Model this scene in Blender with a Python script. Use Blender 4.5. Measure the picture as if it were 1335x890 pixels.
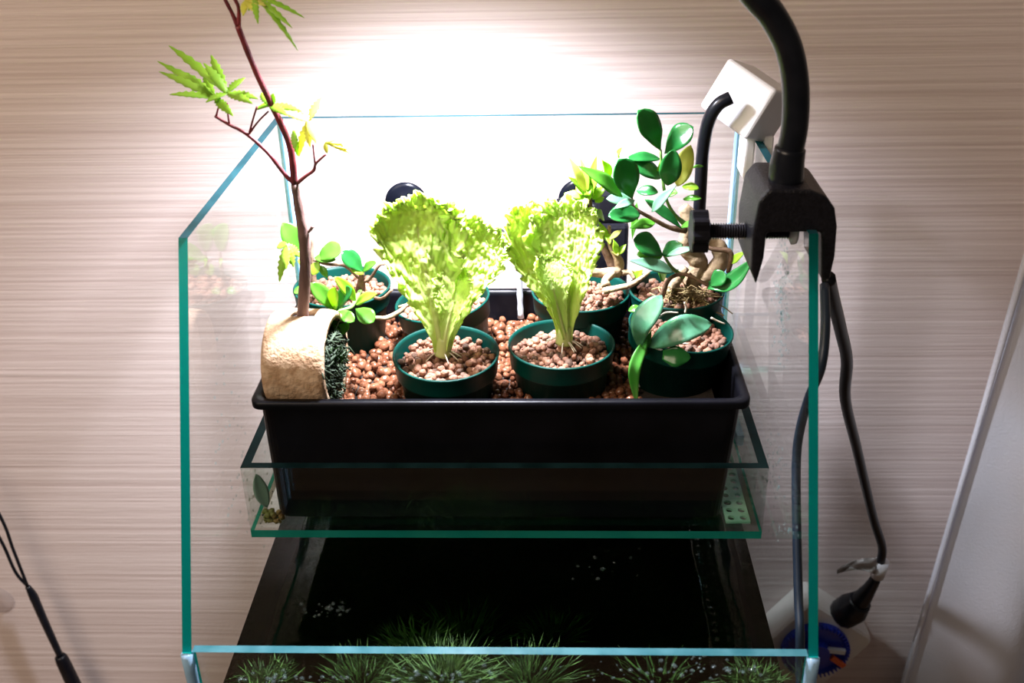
import bpy, bmesh, math, random
from mathutils import Vector, Matrix, noise
for o in list(bpy.data.objects): bpy.data.objects.remove(o)
S = bpy.context.scene
COL = S.collection
V = Vector
rnd = random.Random(7)

# ------------------------------------------------------------------ camera
FPX, PITCH, YAW, ROLL = 1371.5, .488579, -.0384249, -.0215804
CAM = V((.036653, -.552075, .543896)) * (.33 / .45)
fw = V((math.sin(YAW)*math.cos(PITCH), math.cos(YAW)*math.cos(PITCH), -math.sin(PITCH)))
r0 = V((math.cos(YAW), -math.sin(YAW), 0)); u0 = r0.cross(fw)
CR = r0*math.cos(ROLL) + u0*math.sin(ROLL); CU = -r0*math.sin(ROLL) + u0*math.cos(ROLL)
cd = bpy.data.cameras.new('camera'); cam = bpy.data.objects.new('camera', cd); COL.objects.link(cam)
cam.matrix_world = Matrix(((CR.x, CU.x, -fw.x, CAM.x), (CR.y, CU.y, -fw.y, CAM.y), (CR.z, CU.z, -fw.z, CAM.z), (0, 0, 0, 1)))
cd.sensor_width = 36; cd.lens = 36 * FPX / 1335; cd.clip_start = .01
cd.dof.use_dof = True; cd.dof.focus_distance = .68; cd.dof.aperture_fstop = 11
S.camera = cam
# ------------------------------------------------------------------ light
W = bpy.data.worlds.new('world'); S.world = W; W.use_nodes = True
W.node_tree.nodes['Background'].inputs[0].default_value = (1, .86, .76, 1)
W.node_tree.nodes['Background'].inputs[1].default_value = .07
LAMP = V((-.035, .20, .332)); AIM = LAMP + V((-.03, .10, -.99))
ld = bpy.data.lights.new('led_spot', 'SPOT'); ld.energy = 34; ld.spot_size = math.radians(138); ld.spot_blend = 1
ld.shadow_soft_size = .022; ld.color = (.87, .88, 1)
lo = bpy.data.objects.new('led_spot', ld); COL.objects.link(lo); lo.location = LAMP
lo.rotation_euler = (AIM - LAMP).to_track_quat('-Z', 'Y').to_euler()
ad = bpy.data.lights.new('room_ceiling_light', 'AREA'); ad.energy = 25; ad.size = 1.0; ad.color = (1, .80, .62)
ao = bpy.data.objects.new('room_ceiling_light', ad); COL.objects.link(ao); ao.location = (-1.0, -.75, 1.25)
ao.rotation_euler = (V((0, .42, -.1)) - ao.location).to_track_quat('-Z', 'Y').to_euler()
S.view_settings.view_transform = 'Standard'; S.view_settings.look = 'None'
S.view_settings.exposure = 0; S.view_settings.gamma = 1; S.view_settings.use_curve_mapping = False

# ------------------------------------------------------------------ pixel helpers
def ray(x, y): return fw + CR*((x-667.5)/FPX) + CU*((445-y)/FPX)
def atY(x, y, Y): d = ray(x, y); return CAM + d*((Y-CAM.y)/d.y)
def atZ(x, y, z): d = ray(x, y); return CAM + d*((z-CAM.z)/d.z)
def atX(x, y, X): d = ray(x, y); return CAM + d*((X-CAM.x)/d.x)

# ------------------------------------------------------------------ materials
MATS = {}
def nt(name):
    m = bpy.data.materials.new(name); m.use_nodes = True; MATS[name] = m
    return m, m.node_tree, m.node_tree.nodes['Principled BSDF'], m.node_tree.nodes['Material Output']
def mat(name, c, rough=.5, metal=0, c2=None, nscale=60, bump=0, bscale=None, spec=.5, trans=0, tcol=None, stretch=None, detail=4):
    m, t, b, out = nt(name)
    b.inputs['Base Color'].default_value = (*c, 1); b.inputs['Roughness'].default_value = rough
    b.inputs['Metallic'].default_value = metal; b.inputs['Specular IOR Level'].default_value = spec
    tc = t.nodes.new('ShaderNodeTexCoord'); mp = t.nodes.new('ShaderNodeMapping')
    t.links.new(tc.outputs['Object'], mp.inputs[0])
    if stretch: mp.inputs['Scale'].default_value = stretch
    if c2:
        n = t.nodes.new('ShaderNodeTexNoise'); n.inputs['Scale'].default_value = nscale; n.inputs['Detail'].default_value = detail
        t.links.new(mp.outputs[0], n.inputs['Vector'])
        rp = t.nodes.new('ShaderNodeValToRGB'); rp.color_ramp.elements[0].position = .35; rp.color_ramp.elements[1].position = .65
        rp.color_ramp.elements[0].color = (*c, 1); rp.color_ramp.elements[1].color = (*c2, 1)
        t.links.new(n.outputs['Fac'], rp.inputs[0]); t.links.new(rp.outputs[0], b.inputs['Base Color'])
    if bump:
        n2 = t.nodes.new('ShaderNodeTexNoise'); n2.inputs['Scale'].default_value = bscale or nscale; n2.inputs['Detail'].default_value = detail
        t.links.new(mp.outputs[0], n2.inputs['Vector'])
        bp = t.nodes.new('ShaderNodeBump'); bp.inputs['Strength'].default_value = bump; bp.inputs['Distance'].default_value = .002
        t.links.new(n2.outputs['Fac'], bp.inputs['Height']); t.links.new(bp.outputs[0], b.inputs['Normal'])
    if trans:
        tr = t.nodes.new('ShaderNodeBsdfTranslucent'); tr.inputs[0].default_value = (*(tcol or c), 1)
        mx = t.nodes.new('ShaderNodeMixShader'); mx.inputs[0].default_value = trans
        t.links.new(b.outputs[0], mx.inputs[1]); t.links.new(tr.outputs[0], mx.inputs[2]); t.links.new(mx.outputs[0], out.inputs[0])
    return m
def glass(name, tint, ior=1.5, rough=0, extra=None, efac=0):
    """thin pane: clear straight-through light plus mirror by Fresnel"""
    m, t, b, out = nt(name); t.nodes.remove(b)
    tr = t.nodes.new('ShaderNodeBsdfTransparent'); tr.inputs[0].default_value = (*tint, 1)
    gl = t.nodes.new('ShaderNodeBsdfGlossy'); gl.inputs['Roughness'].default_value = rough
    lw = t.nodes.new('ShaderNodeLayerWeight'); pw = t.nodes.new('ShaderNodeMath'); pw.operation = 'POWER'; pw.inputs[1].default_value = 5
    fr = t.nodes.new('ShaderNodeMath'); fr.operation = 'MULTIPLY_ADD'; f0 = ((ior-1)/(ior+1))**2; fr.inputs[1].default_value = (1-f0)*.6; fr.inputs[2].default_value = f0*.7
    t.links.new(lw.outputs['Facing'], pw.inputs[0]); t.links.new(pw.outputs[0], fr.inputs[0])
    mx = t.nodes.new('ShaderNodeMixShader')
    t.links.new(fr.outputs[0], mx.inputs[0]); t.links.new(tr.outputs[0], mx.inputs[1]); t.links.new(gl.outputs[0], mx.inputs[2])
    last = mx
    if extra:
        df = t.nodes.new('ShaderNodeBsdfDiffuse'); df.inputs[0].default_value = (*extra, 1)
        m2 = t.nodes.new('ShaderNodeMixShader'); m2.inputs[0].default_value = efac
        t.links.new(mx.outputs[0], m2.inputs[1]); t.links.new(df.outputs[0], m2.inputs[2]); last = m2
    t.links.new(last.outputs[0], out.inputs[0])
    return m
def wallpaper():
    m, t, b, out = nt('wallpaper')
    tc = t.nodes.new('ShaderNodeTexCoord'); mp = t.nodes.new('ShaderNodeMapping'); mp.inputs['Scale'].default_value = (1.6, 1.6, 300)
    n = t.nodes.new('ShaderNodeTexNoise'); n.inputs['Scale'].default_value = 1.0; n.inputs['Detail'].default_value = 4; n.inputs['Distortion'].default_value = .25
    mp2 = t.nodes.new('ShaderNodeMapping'); mp2.inputs['Scale'].default_value = (30, 30, 420)
    n2 = t.nodes.new('ShaderNodeTexNoise'); n2.inputs['Scale'].default_value = 1.0
    rp = t.nodes.new('ShaderNodeValToRGB'); rp.color_ramp.elements[0].position = .32; rp.color_ramp.elements[1].position = .62
    rp.color_ramp.elements[0].color = (.61, .505, .475, 1); rp.color_ramp.elements[1].color = (.73, .63, .60, 1)
    ad_ = t.nodes.new('ShaderNodeMath'); ad_.operation = 'MULTIPLY_ADD'; ad_.inputs[1].default_value = .35
    t.links.new(tc.outputs['Object'], mp.inputs[0]); t.links.new(tc.outputs['Object'], mp2.inputs[0])
    t.links.new(mp.outputs[0], n.inputs['Vector']); t.links.new(mp2.outputs[0], n2.inputs['Vector'])
    t.links.new(n.outputs['Fac'], rp.inputs[0]); t.links.new(rp.outputs[0], b.inputs['Base Color'])
    t.links.new(n2.outputs['Fac'], ad_.inputs[0]); t.links.new(n.outputs['Fac'], ad_.inputs[2])
    bp = t.nodes.new('ShaderNodeBump'); bp.inputs['Strength'].default_value = .35; bp.inputs['Distance'].default_value = .002
    t.links.new(ad_.outputs[0], bp.inputs['Height']); t.links.new(bp.outputs[0], b.inputs['Normal'])
    b.inputs['Roughness'].default_value = .75; b.inputs['Specular IOR Level'].default_value = .2
    return m
wallpaper()
mat('wood_floor', (.25, .16, .10), .5, c2=(.33, .22, .14), nscale=4, stretch=(1, 12, 1))
mat('stand_black', (.02, .02, .022), .5, c2=(.03, .03, .03), nscale=30)
glass('pane_glass', (.985, .995, .99))
glass('hung_glass', (.95, .985, .97))
mat('trough_edge', (.0, .17, .13), .15, c2=(.01, .24, .18), nscale=25, trans=.5, tcol=(.03, .45, .33))  # brighter copy of the glass edge, lamp light put into its colour
mat('glass_edge', (.0, .05, .042), .15, c2=(.0, .075, .062), nscale=25, trans=.62, tcol=(.0, .40, .32), stretch=(1, 1, .15))
mat('glass_edge_top', (.01, .045, .06), .15, c2=(.02, .08, .10), nscale=60, trans=.35, tcol=(.05, .35, .42))
mat('trough_rim', (.004, .012, .014), .1, spec=.08, c2=(.01, .03, .035), nscale=60, trans=.15, tcol=(.05, .2, .22))
mat('rim_edge', (.03, .15, .18), .2, c2=(.08, .24, .28), nscale=80, bump=.1, trans=.4, tcol=(.15, .6, .65))
mat('silicone', (.30, .50, .68), .25, c2=(.40, .60, .78), nscale=40, trans=.3)
mat('black_plastic', (.003, .003, .005), .38, spec=.25, bump=.15, bscale=300, c2=(.007, .007, .010), nscale=40)
mat('tray_plastic', (.0015, .0015, .0022), .34, spec=.14, c2=(.004, .004, .006), nscale=30, bump=.06, bscale=150)
mat('clamp_plastic', (.004, .004, .006), .38, spec=.3, c2=(.009, .009, .013), nscale=500, bump=.35, bscale=900)
mat('rubber_black', (.003, .004, .007), .30, spec=.3, c2=(.008, .009, .013), nscale=60)
mat('cup_rubber', (.0025, .003, .006), .25, spec=.12, c2=(.004, .005, .008), nscale=60)
mat('steel_black', (.07, .07, .09), .25, metal=.8, c2=(.10, .10, .12), nscale=90)
mat('pot_green', (.0, .026, .019), .45, spec=.15, c2=(.0, .040, .030), nscale=30, bump=.04, bscale=90)
mat('granule', (.13, .052, .027), .7, c2=(.32, .155, .09), nscale=140, bump=.5, bscale=600)
mat('granule_dark', (.07, .035, .02), .8, c2=(.15, .085, .055), nscale=140, bump=.5, bscale=600)
mat('granule_wet', (.11, .036, .017), .14, c2=(.22, .09, .045), nscale=150, bump=.3, bscale=500)
mat('soil', (.010, .007, .005), .9, c2=(.022, .015, .010), nscale=200, bump=.6, bscale=300)
mat('bisque', (.40, .24, .13), .8, c2=(.60, .42, .27), nscale=160, bump=.5, bscale=420)
mat('moss', (.010, .040, .004), .8, c2=(.045, .12, .012), nscale=150, trans=.25)
mat('dark_moss', (.012, .025, .010), .7, c2=(.03, .05, .02), nscale=150)
mat('moss_brown', (.20, .13, .05), .8, c2=(.34, .26, .11), nscale=200)
mat('lettuce', (.58, .78, .17), .42, c2=(.70, .86, .32), nscale=45, bump=.4, bscale=150, trans=.5, tcol=(.78, .92, .28))
mat('lettuce_rib', (.58, .68, .20), .4, c2=(.66, .74, .30), nscale=60, trans=.3)
mat('maple_leaf', (.26, .48, .035), .45, c2=(.42, .62, .07), nscale=50, bump=.2, bscale=200, trans=.5, tcol=(.42, .72, .05))
mat('maple_leaf_pale', (.66, .66, .10), .45, c2=(.78, .74, .2), nscale=50, trans=.5, tcol=(.8, .8, .15))
mat('maple_bark_red', (.20, .018, .025), .5, c2=(.09, .014, .018), nscale=120, bump=.3, bscale=200)
mat('maple_bark', (.085, .045, .035), .65, c2=(.16, .09, .075), nscale=160, bump=.5, bscale=300, stretch=(1, 1, .3))
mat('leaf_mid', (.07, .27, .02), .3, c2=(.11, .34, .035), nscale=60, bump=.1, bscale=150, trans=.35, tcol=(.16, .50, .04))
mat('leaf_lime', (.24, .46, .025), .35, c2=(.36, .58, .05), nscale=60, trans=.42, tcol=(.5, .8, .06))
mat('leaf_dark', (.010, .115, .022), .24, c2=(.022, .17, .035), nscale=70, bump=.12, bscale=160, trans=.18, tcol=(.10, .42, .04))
mat('leaf_underside', (.10, .26, .15), .4, c2=(.16, .34, .21), nscale=60, trans=.25, tcol=(.2, .5, .2))
mat('leaf_yellow', (.55, .60, .12), .4, c2=(.66, .68, .22), nscale=50, trans=.45, tcol=(.85, .85, .25))  # pale yellow; on the spoon leaf bonsai it paints in backlight
mat('leaf_silver', (.09, .25, .15), .22, c2=(.025, .14, .05), nscale=70, bump=.08, bscale=150, trans=.12)
mat('blade_green', (.05, .30, .03), .35, c2=(.09, .36, .05), nscale=60, trans=.3)
mat('bark_tan', (.24, .16, .085), .75, c2=(.40, .29, .17), nscale=150, bump=.6, bscale=260)
mat('bark_brown', (.10, .055, .03), .75, c2=(.20, .12, .07), nscale=150, bump=.6, bscale=260)
mat('stem_green', (.10, .25, .04), .4, c2=(.16, .32, .07), nscale=80)
mat('root_pale', (.55, .48, .36), .6, c2=(.66, .6, .48), nscale=100)
mat('white_plastic', (.80, .80, .82), .35, c2=(.84, .84, .86), nscale=20)
mat('cream_plastic', (.70, .66, .62), .45, c2=(.76, .72, .68), nscale=40)
mat('blue_dial', (.008, .025, .36), .35, c2=(.012, .04, .46), nscale=60)
mat('orange_pin', (.75, .10, .02), .4, c2=(.8, .14, .03), nscale=60)
mat('tag_white', (.62, .62, .66), .45, c2=(.7, .7, .72), nscale=50)
mat('tag_clear', (.55, .52, .50), .3, c2=(.25, .22, .2), nscale=70, trans=.4)
mat('cable_blue', (.012, .022, .040), .4, c2=(.018, .03, .052), nscale=60)
mat('perforated', (.14, .32, .23), .4, c2=(.28, .46, .35), nscale=60, bump=.2, bscale=100)
mat('algae', (.10, .12, .02), .6, c2=(.22, .10, .03), nscale=70, bump=.5, bscale=150)
mat('pale_leaf', (.16, .26, .20), .5, c2=(.22, .32, .25), nscale=50)
mat('curtain', (.84, .87, .94), .8, c2=(.92, .89, .92), nscale=9, bump=.25, bscale=400, trans=.35, tcol=(.6, .62, .7))
mat('water_white', (.75, .80, .85), .1, c2=(.85, .88, .9), nscale=200, trans=.4)
glass('droplet', (.92, .97, .97), ior=1.4, rough=.08, extra=(.6, .8, .8), efac=.03)
glass('clear_rubber', (.90, .88, .88), ior=1.45, extra=(.6, .55, .52), efac=.18)
m, t, b, out = nt('water')
t.nodes.remove(b)
gb = t.nodes.new('ShaderNodeBsdfGlass'); gb.inputs['IOR'].default_value = 1.33; gb.inputs['Roughness'].default_value = 0
nn = t.nodes.new('ShaderNodeTexNoise'); nn.inputs['Scale'].default_value = 22; tc = t.nodes.new('ShaderNodeTexCoord')
bp = t.nodes.new('ShaderNodeBump'); bp.inputs['Strength'].default_value = .10; bp.inputs['Distance'].default_value = .006
t.links.new(tc.outputs['Object'], nn.inputs['Vector']); t.links.new(nn.outputs['Fac'], bp.inputs['Height'])
t.links.new(bp.outputs[0], gb.inputs['Normal']); t.links.new(gb.outputs[0], out.inputs[0])
va = t.nodes.new('ShaderNodeVolumeAbsorption'); va.inputs[0].default_value = (.2, .5, .15, 1); va.inputs[1].default_value = 34
t.links.new(va.outputs[0], out.inputs['Volume'])
m, t, b, out = nt('led_face')
b.inputs['Base Color'].default_value = (.9, .9, .9, 1); b.inputs['Emission Color'].default_value = (.95, .97, 1, 1); b.inputs['Emission Strength'].default_value = 12

# ------------------------------------------------------------------ mesh helpers
OFF = {}
def obj(name, verts, faces, m, parent=None, smooth=False, bevel=0, solid=0, sub=0, mats=None, fm=None, segs=2):
    off = OFF.get(parent.name, V((0, 0, 0))) if parent else V((0, 0, 0))
    me = bpy.data.meshes.new(name)
    me.from_pydata([tuple(V(v) - off) for v in verts], [], faces)
    for k in (mats or [m]): me.materials.append(MATS[k])
    if fm:
        for p, i in zip(me.polygons, fm): p.material_index = i
    if smooth:
        for p in me.polygons: p.use_smooth = True
    bm = bmesh.new(); bm.from_mesh(me); bmesh.ops.recalc_face_normals(bm, faces=bm.faces) if not solid else None
    bm.to_mesh(me); bm.free()
    o = bpy.data.objects.new(name, me); COL.objects.link(o)
    if parent: o.parent = parent
    OFF[o.name] = off
    if solid:
        s = o.modifiers.new('thickness', 'SOLIDIFY'); s.thickness = solid; s.offset = 0
    if bevel:
        s = o.modifiers.new('bevel', 'BEVEL'); s.width = bevel; s.segments = segs; s.limit_method = 'ANGLE'
    if sub:
        s = o.modifiers.new('sub', 'SUBSURF'); s.levels = sub; s.render_levels = sub
    return o
def thing(name, loc, label, cat, group=None):
    o = bpy.data.objects.new(name, None); COL.objects.link(o); o.location = loc; o.empty_display_size = .01
    OFF[o.name] = V(loc); return tag(o, label, cat, group)
def tag(o, label=None, cat=None, group=None, kind=None):
    if label: o['label'] = label
    if cat: o['category'] = cat
    if group: o['group'] = group
    if kind: o['kind'] = kind
    return o
def box(x0, x1, y0, y1, z0, z1):
    v = [(x, y, z) for z in (z0, z1) for x, y in ((x0, y0), (x1, y0), (x1, y1), (x0, y1))]
    return v, [(3, 2, 1, 0), (4, 5, 6, 7), (0, 1, 5, 4), (1, 2, 6, 5), (2, 3, 7, 6), (3, 0, 4, 7)]
def prism(poly, axis, a, b):
    """extrude a 2-D polygon: axis 0 -> poly is (y,z), axis 1 -> (x,z)"""
    mk = (lambda p, k: (k, p[0], p[1])) if axis == 0 else (lambda p, k: (p[0], k, p[1]))
    n = len(poly); v = [mk(p, a) for p in poly] + [mk(p, b) for p in poly]
    return v, [tuple(range(n))[::-1], tuple(range(n, 2*n))] + [(i, (i+1) % n, n+(i+1) % n, n+i) for i in range(n)]
def merge(parts):
    v, f = [], []
    for pv, pf in parts:
        k = len(v); v += list(pv); f += [tuple(i+k for i in q) for q in pf]
    return v, f
def smooth_path(pts, n=6):
    pts = [V(p) for p in pts]
    if len(pts) < 3: return pts
    out = []; P = [2*pts[0]-pts[1]] + pts + [2*pts[-1]-pts[-2]]
    for i in range(1, len(P)-2):
        a, b, c, d = P[i-1:i+3]
        for k in range(n):
            t = k/n
            out.append(.5*((2*b)+(c-a)*t+(2*a-5*b+4*c-d)*t*t+(3*b-a-3*c+d)*t**3))
    out.append(pts[-1]); return out
def tube(pts, r, n=10, sm=6, cap=True, wob=0):
    P = smooth_path(pts, sm) if sm else [V(p) for p in pts]
    N = len(P); rs = r if isinstance(r, (list, tuple)) else [r, r]
    v, f = [], []; up = None
    for i, p in enumerate(P):
        tg = (P[min(i+1, N-1)]-P[max(i-1, 0)]).normalized()
        if up is None:
            up = tg.orthogonal().normalized()
        up = (up - tg*up.dot(tg)).normalized(); sd = tg.cross(up)
        s = i/(N-1)*(len(rs)-1); k = min(int(s), len(rs)-2); rr = rs[k]+(rs[k+1]-rs[k])*(s-k)
        if wob: rr *= 1+wob*noise.noise(p*160)
        v += [p+(up*math.cos(a)+sd*math.sin(a))*rr for a in (2*math.pi*j/n for j in range(n))]
    for i in range(N-1):
        f += [(i*n+j, i*n+(j+1) % n, (i+1)*n+(j+1) % n, (i+1)*n+j) for j in range(n)]
    if cap: f += [tuple(range(n))[::-1], tuple(range((N-1)*n, N*n))]
    return v, f
def lathe(prof, c, n=40, M=None, cap=(False, False)):
    v, f = [], []; c = V(c)
    for (r, z) in prof:
        for j in range(n):
            a = 2*math.pi*j/n; p = V((r*math.cos(a), r*math.sin(a), z))
            v.append(c + (M @ p if M else p))
    for i in range(len(prof)-1):
        f += [(i*n+j, i*n+(j+1) % n, (i+1)*n+(j+1) % n, (i+1)*n+j) for j in range(n)]
    if cap[0]: f.append(tuple(range(n))[::-1])
    if cap[1]: k = (len(prof)-1)*n; f.append(tuple(range(k, k+n)))
    return v, f
ICO = None
def ico():
    global ICO
    if ICO is None:
        bm = bmesh.new(); bmesh.ops.create_icosphere(bm, subdivisions=2, radius=1)
        ICO = ([v.co.copy() for v in bm.verts], [tuple(v.index for v in f.verts) for f in bm.faces]); bm.free()
    return ICO
def pebble(c, r):
    iv, jf = ico(); s = V((rnd.uniform(.8, 1.15), rnd.uniform(.8, 1.15), rnd.uniform(.75, 1.05)))
    q = Matrix.Rotation(rnd.uniform(0, 6.28), 3, V((rnd.gauss(0, 1), rnd.gauss(0, 1), rnd.gauss(0, 1))).normalized())
    sd = V((rnd.uniform(0, 99), rnd.uniform(0, 99), rnd.uniform(0, 99)))
    return [V(c) + q @ V((p.x*s.x, p.y*s.y, p.z*s.z))*r*(1+.28*noise.noise(p*1.3+sd)) for p in iv], jf
def leaf_mesh(pts, w, face=V((0, -.6, .8)), prof=None, fold=.12, cup=0.0, nl=12, nw=6, wave=0, wfreq=3, seed=0):
    """blade along pts; prof(t)-> relative half width; face = side of the blade that is its upper side"""
    P = smooth_path(pts, max(2, nl//max(1, len(pts)-1))) if len(pts) > 2 else [V(pts[0]).lerp(V(pts[1]), i/nl) for i in range(nl+1)]
    N = len(P); L = (P[-1]-P[0]).length; v, f = [], []
    for i, p in enumerate(P):
        t = i/(N-1); tg = (P[min(i+1, N-1)]-P[max(i-1, 0)]).normalized()
        sd = tg.cross(face); sd = sd.normalized() if sd.length > 1e-4 else tg.orthogonal().normalized()
        nm = sd.cross(tg).normalized(); hw = max(prof(t)*w*.5, w*.012)
        bend = cup*L*4*t*(1-t)*-1 if len(pts) == 2 else 0
        for j in range(nw+1):
            s = 2*j/nw-1
            z = fold*abs(s)*hw + bend + wave*hw*math.sin(wfreq*6.28*t+(1.3 if s > 0 else 0)+seed)*abs(s)**2
            v.append(p + sd*s*hw + nm*z)
    for i in range(N-1):
        f += [(i*(nw+1)+j, i*(nw+1)+j+1, (i+1)*(nw+1)+j+1, (i+1)*(nw+1)+j) for j in range(nw)]
    return v, f
def obov(t): return math.sin(math.pi*min(1, t**1.6))**.62 if t < 1 else 0       # widest near the tip
def ell(t): return abs(math.sin(math.pi*t**1.05))**.68 if t < 1 else 0
def lance(t): return math.sin(math.pi*t**.8)**1.1
def strap(t): return min(1, .45+t*1.5)*(1-max(0, t-.55)/.45)**.6 if t < 1 else 0
def pxleaf(parent, b, tip, wpx, m, prof=ell, mid=None, face=V((0, -.62, .78)), fold=.16, name='leaf', wave=.05, cup=.05, stalk=None):
    """b / tip = (x, y, Y): photograph pixel plus the depth of the plant it grows on"""
    pb, pt = atY(*b), atY(*tip); wd = 1.15*wpx*((pb+pt)*.5-CAM).dot(fw)/FPX
    if mid is None:
        n = (face - (pt-pb).normalized()*face.dot((pt-pb).normalized())).normalized()
        pts = [pb, pb.lerp(pt, .5)+n*(pt-pb).length*cup*1.6, pt]
    else: pts = [pb, atY(*mid), pt]
    v, f = leaf_mesh(pts, wd, face, prof, fold, 0, 14, 6, wave, 2.2, rnd.uniform(0, 6))
    o = obj(name, v, f, m, parent, smooth=True, solid=.0005)
    if stalk: obj('stalk', *tube([atY(*stalk), pb], .0006, 6, 0), 'stem_green', parent, True)
    return o

# ------------------------------------------------------------------ the room
WY = .42
tag(obj('wall_back', *box(-1.6, 1.6, WY, WY+.1, -.9, 1.7), 'wallpaper'), kind='structure')
tag(obj('floor', *box(-1.6, 1.6, -2.0, WY, -.95, -.9), 'wood_floor'), kind='structure')
st = thing('aquarium_stand', (0, .16, -.9), 'black cabinet stand under the glass aquarium', 'stand')
obj('cabinet_body', *box(-.165, .165, .012, .3226, -.9, -.16), 'stand_black', st, bevel=.002)
obj('top_board', *box(-.168, .168, -.003, .325, -.16, -.141), 'stand_black', st, bevel=.002)
for s in (-1, 1):
    d = obj('door', *box(min(s*.002, s*.160), max(s*.002, s*.160), -.002, .012, -.89, -.17), 'stand_black', st, bevel=.002)
    obj('knob', *lathe([(.001, 0), (.006, .001), (.007, .008), (.005, .013), (.001, .014)], (s*.02, -.002, -.45), 16, Matrix.Rotation(math.pi/2, 3, 'X')), 'steel_black', d, True)

# ------------------------------------------------------------------ aquarium
YT, ZT, YK, ZB, H, G = .09843, .19275, .32257, -.14, .165, .005
tank = thing('glass_aquarium', (0, .16, ZB), 'large clear glass aquarium with slanted sides and low front pane', 'aquarium')
side = [(0, ZB), (YK, ZB), (YK, ZT), (YT, ZT), (0, 0)]
for s in (-1, 1):
    v, f = prism(side, 0, s*H, s*(H-G))
    obj('side_pane', v, f, None, tank, mats=['pane_glass', 'glass_edge', 'glass_edge_top'], fm=[0, 0, 1, 1, 2, 1, 1])
v, f = box(-H+G, H-G, 0, G, ZB+G, 0); obj('front_pane', v, f, None, tank, mats=['pane_glass', 'rim_edge', 'glass_edge'], fm=[2, 1, 0, 2, 0, 2])
v, f = box(-H+G, H-G, YK-G, YK, ZB+G, ZT); obj('back_pane', v, f, None, tank, mats=['pane_glass', 'glass_edge_top'], fm=[1, 1, 0, 1, 0, 1])
obj('bottom_pane', *box(-H+G, H-G, G, YK-G, ZB, ZB+G), 'stand_black', tank)
for s in (-1, 1):
    obj('silicone_bead', *tube([(s*(H-.0025), -.0004, ZB+.002), (s*(H-.0025), -.0004, -.05), (s*(H-.0025), -.0004, -.001)], [.0032, .0032, .0034], 10, 4), 'silicone', tank, True)
    obj('silicone_seam', *tube([(s*(H-G-.0006), YK-G-.0006, ZB+.01), (s*(H-G-.0006), YK-G-.0006, ZT-.002)], .0014, 8, 0), 'silicone', tank, True)
# droplets clinging to the inside of the right pane
parts = []
def in_side(y, z): return y < YK-.01 and y > .02 and z < ZT-.01 and z < .0 + y/YT*ZT-.01
for (cx, cy_, sx, sy, k) in ((1020, 395, 9, 70, 170), (1005, 620, 14, 50, 70), (1025, 690, 18, 8, 40), (330, 640, 35, 60, 60), (300, 560, 25, 90, 40)):
    X = (H-G-.0001) if cx > 600 else -(H-G-.0001)
    for _ in range(k):
        p = atX(rnd.gauss(cx, sx*.6), rnd.gauss(cy_, sy*.6), X)
        if not in_side(p.y, p.z): continue
        v, f = ico(); r = rnd.uniform(.0004, .0013)
        parts.append(([p+V((q.x*r*.45, q.y*r, q.z*r*rnd.uniform(.95, 1.05))) for q in v], f))
dr = obj('water_droplets', *merge(parts), 'droplet', tank, True); dr['kind'] = 'stuff'

# ------------------------------------------------------------------ tank water and what grows in it
ZW = -.0537
wi = H-G-.0003
tag(obj('tank_water', *box(-wi, wi, G+.0003, YK-G-.0003, ZB+G+.0005, ZW), 'water'), 'dark still water filling the lower part of the aquarium', 'water', kind='stuff')
v, f = [], []
nx, ny = 40, 36
for i in range(nx+1):
    for j in range(ny+1):
        x = -wi+.002+(2*wi-.004)*i/nx; y = .0065+(YK-.013)*j/ny
        v.append((x, y, ZB+.02+.008*noise.noise(V((x*30, y*30, 3)))+.004*noise.noise(V((x*90, y*90, 1)))))
for i in range(nx):
    for j in range(ny): a = i*(ny+1)+j; f.append((a, a+ny+1, a+ny+2, a+1))
tag(obj('aquarium_soil', v, f, 'soil', smooth=True), 'black aquarium soil at the bottom of the tank', 'soil', kind='stuff')
def tuft(c, n, h, spread, w=.0006):
    out = []
    for _ in range(n):
        a = rnd.uniform(0, 6.28); d = rnd.random()**.6; b = V(c)+V((math.cos(a)*d*spread*.6, math.sin(a)*d*spread*.6, 0))
        e = b+V((math.cos(a)*d*spread*.9, math.sin(a)*d*spread*.9, h*rnd.uniform(.5, 1)))
        m_ = b.lerp(e, .5)+V((rnd.gauss(0, .002), rnd.gauss(0, .002), h*.12)); s = V((rnd.gauss(0, 1), rnd.gauss(0, 1), rnd.gauss(0, .4))).normalized()*w
        out.append(([b-s, b+s, m_-s, m_+s, e], [(0, 1, 3, 2), (2, 3, 4)]))
    return out
# (pixel x, pixel y, count, height): mats of moss under and at the water's surface
for k, (px, py, n, h, sp, dz) in enumerate(((470, 890, 170, .009, .026, -.006), (580, 886, 600, .010, .028, -.006), (690, 890, 220, .009, .028, -.006), (345, 888, 240, .010, .016, -.006),
        (985, 888, 320, .010, .015, -.006), (860, 893, 90, .008, .026, -.006), (540, 842, 420, .012, .026, -.0175), (600, 800, 260, .02, .03, -.048), (720, 790, 160, .02, .02, -.045))):
    c = atZ(px, py, ZW); c.y = max(c.y, .012+sp*.4); c.z += dz
    o = obj('moss_clump', *merge(tuft(c, n, h, sp)), 'moss')
    tag(o, ['feathery green moss mat against the low front pane, below its middle', 'thick wet moss mound glistening behind the front pane', 'wide mossy cushion in the water next to the glistening mound',
            'small moss tuft in the front corner beneath the tilted cup', 'spiky light green grass tuft in the front corner near the timer', 'thin moss film between the cushion and the grass tuft',
            'submerged moss mound a little behind the front pane', 'deep dark moss growing under the glass trough', 'tiny dim moss patch deep in the dark water'][k], 'moss', 'mosses in the aquarium water', 'stuff')

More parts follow.
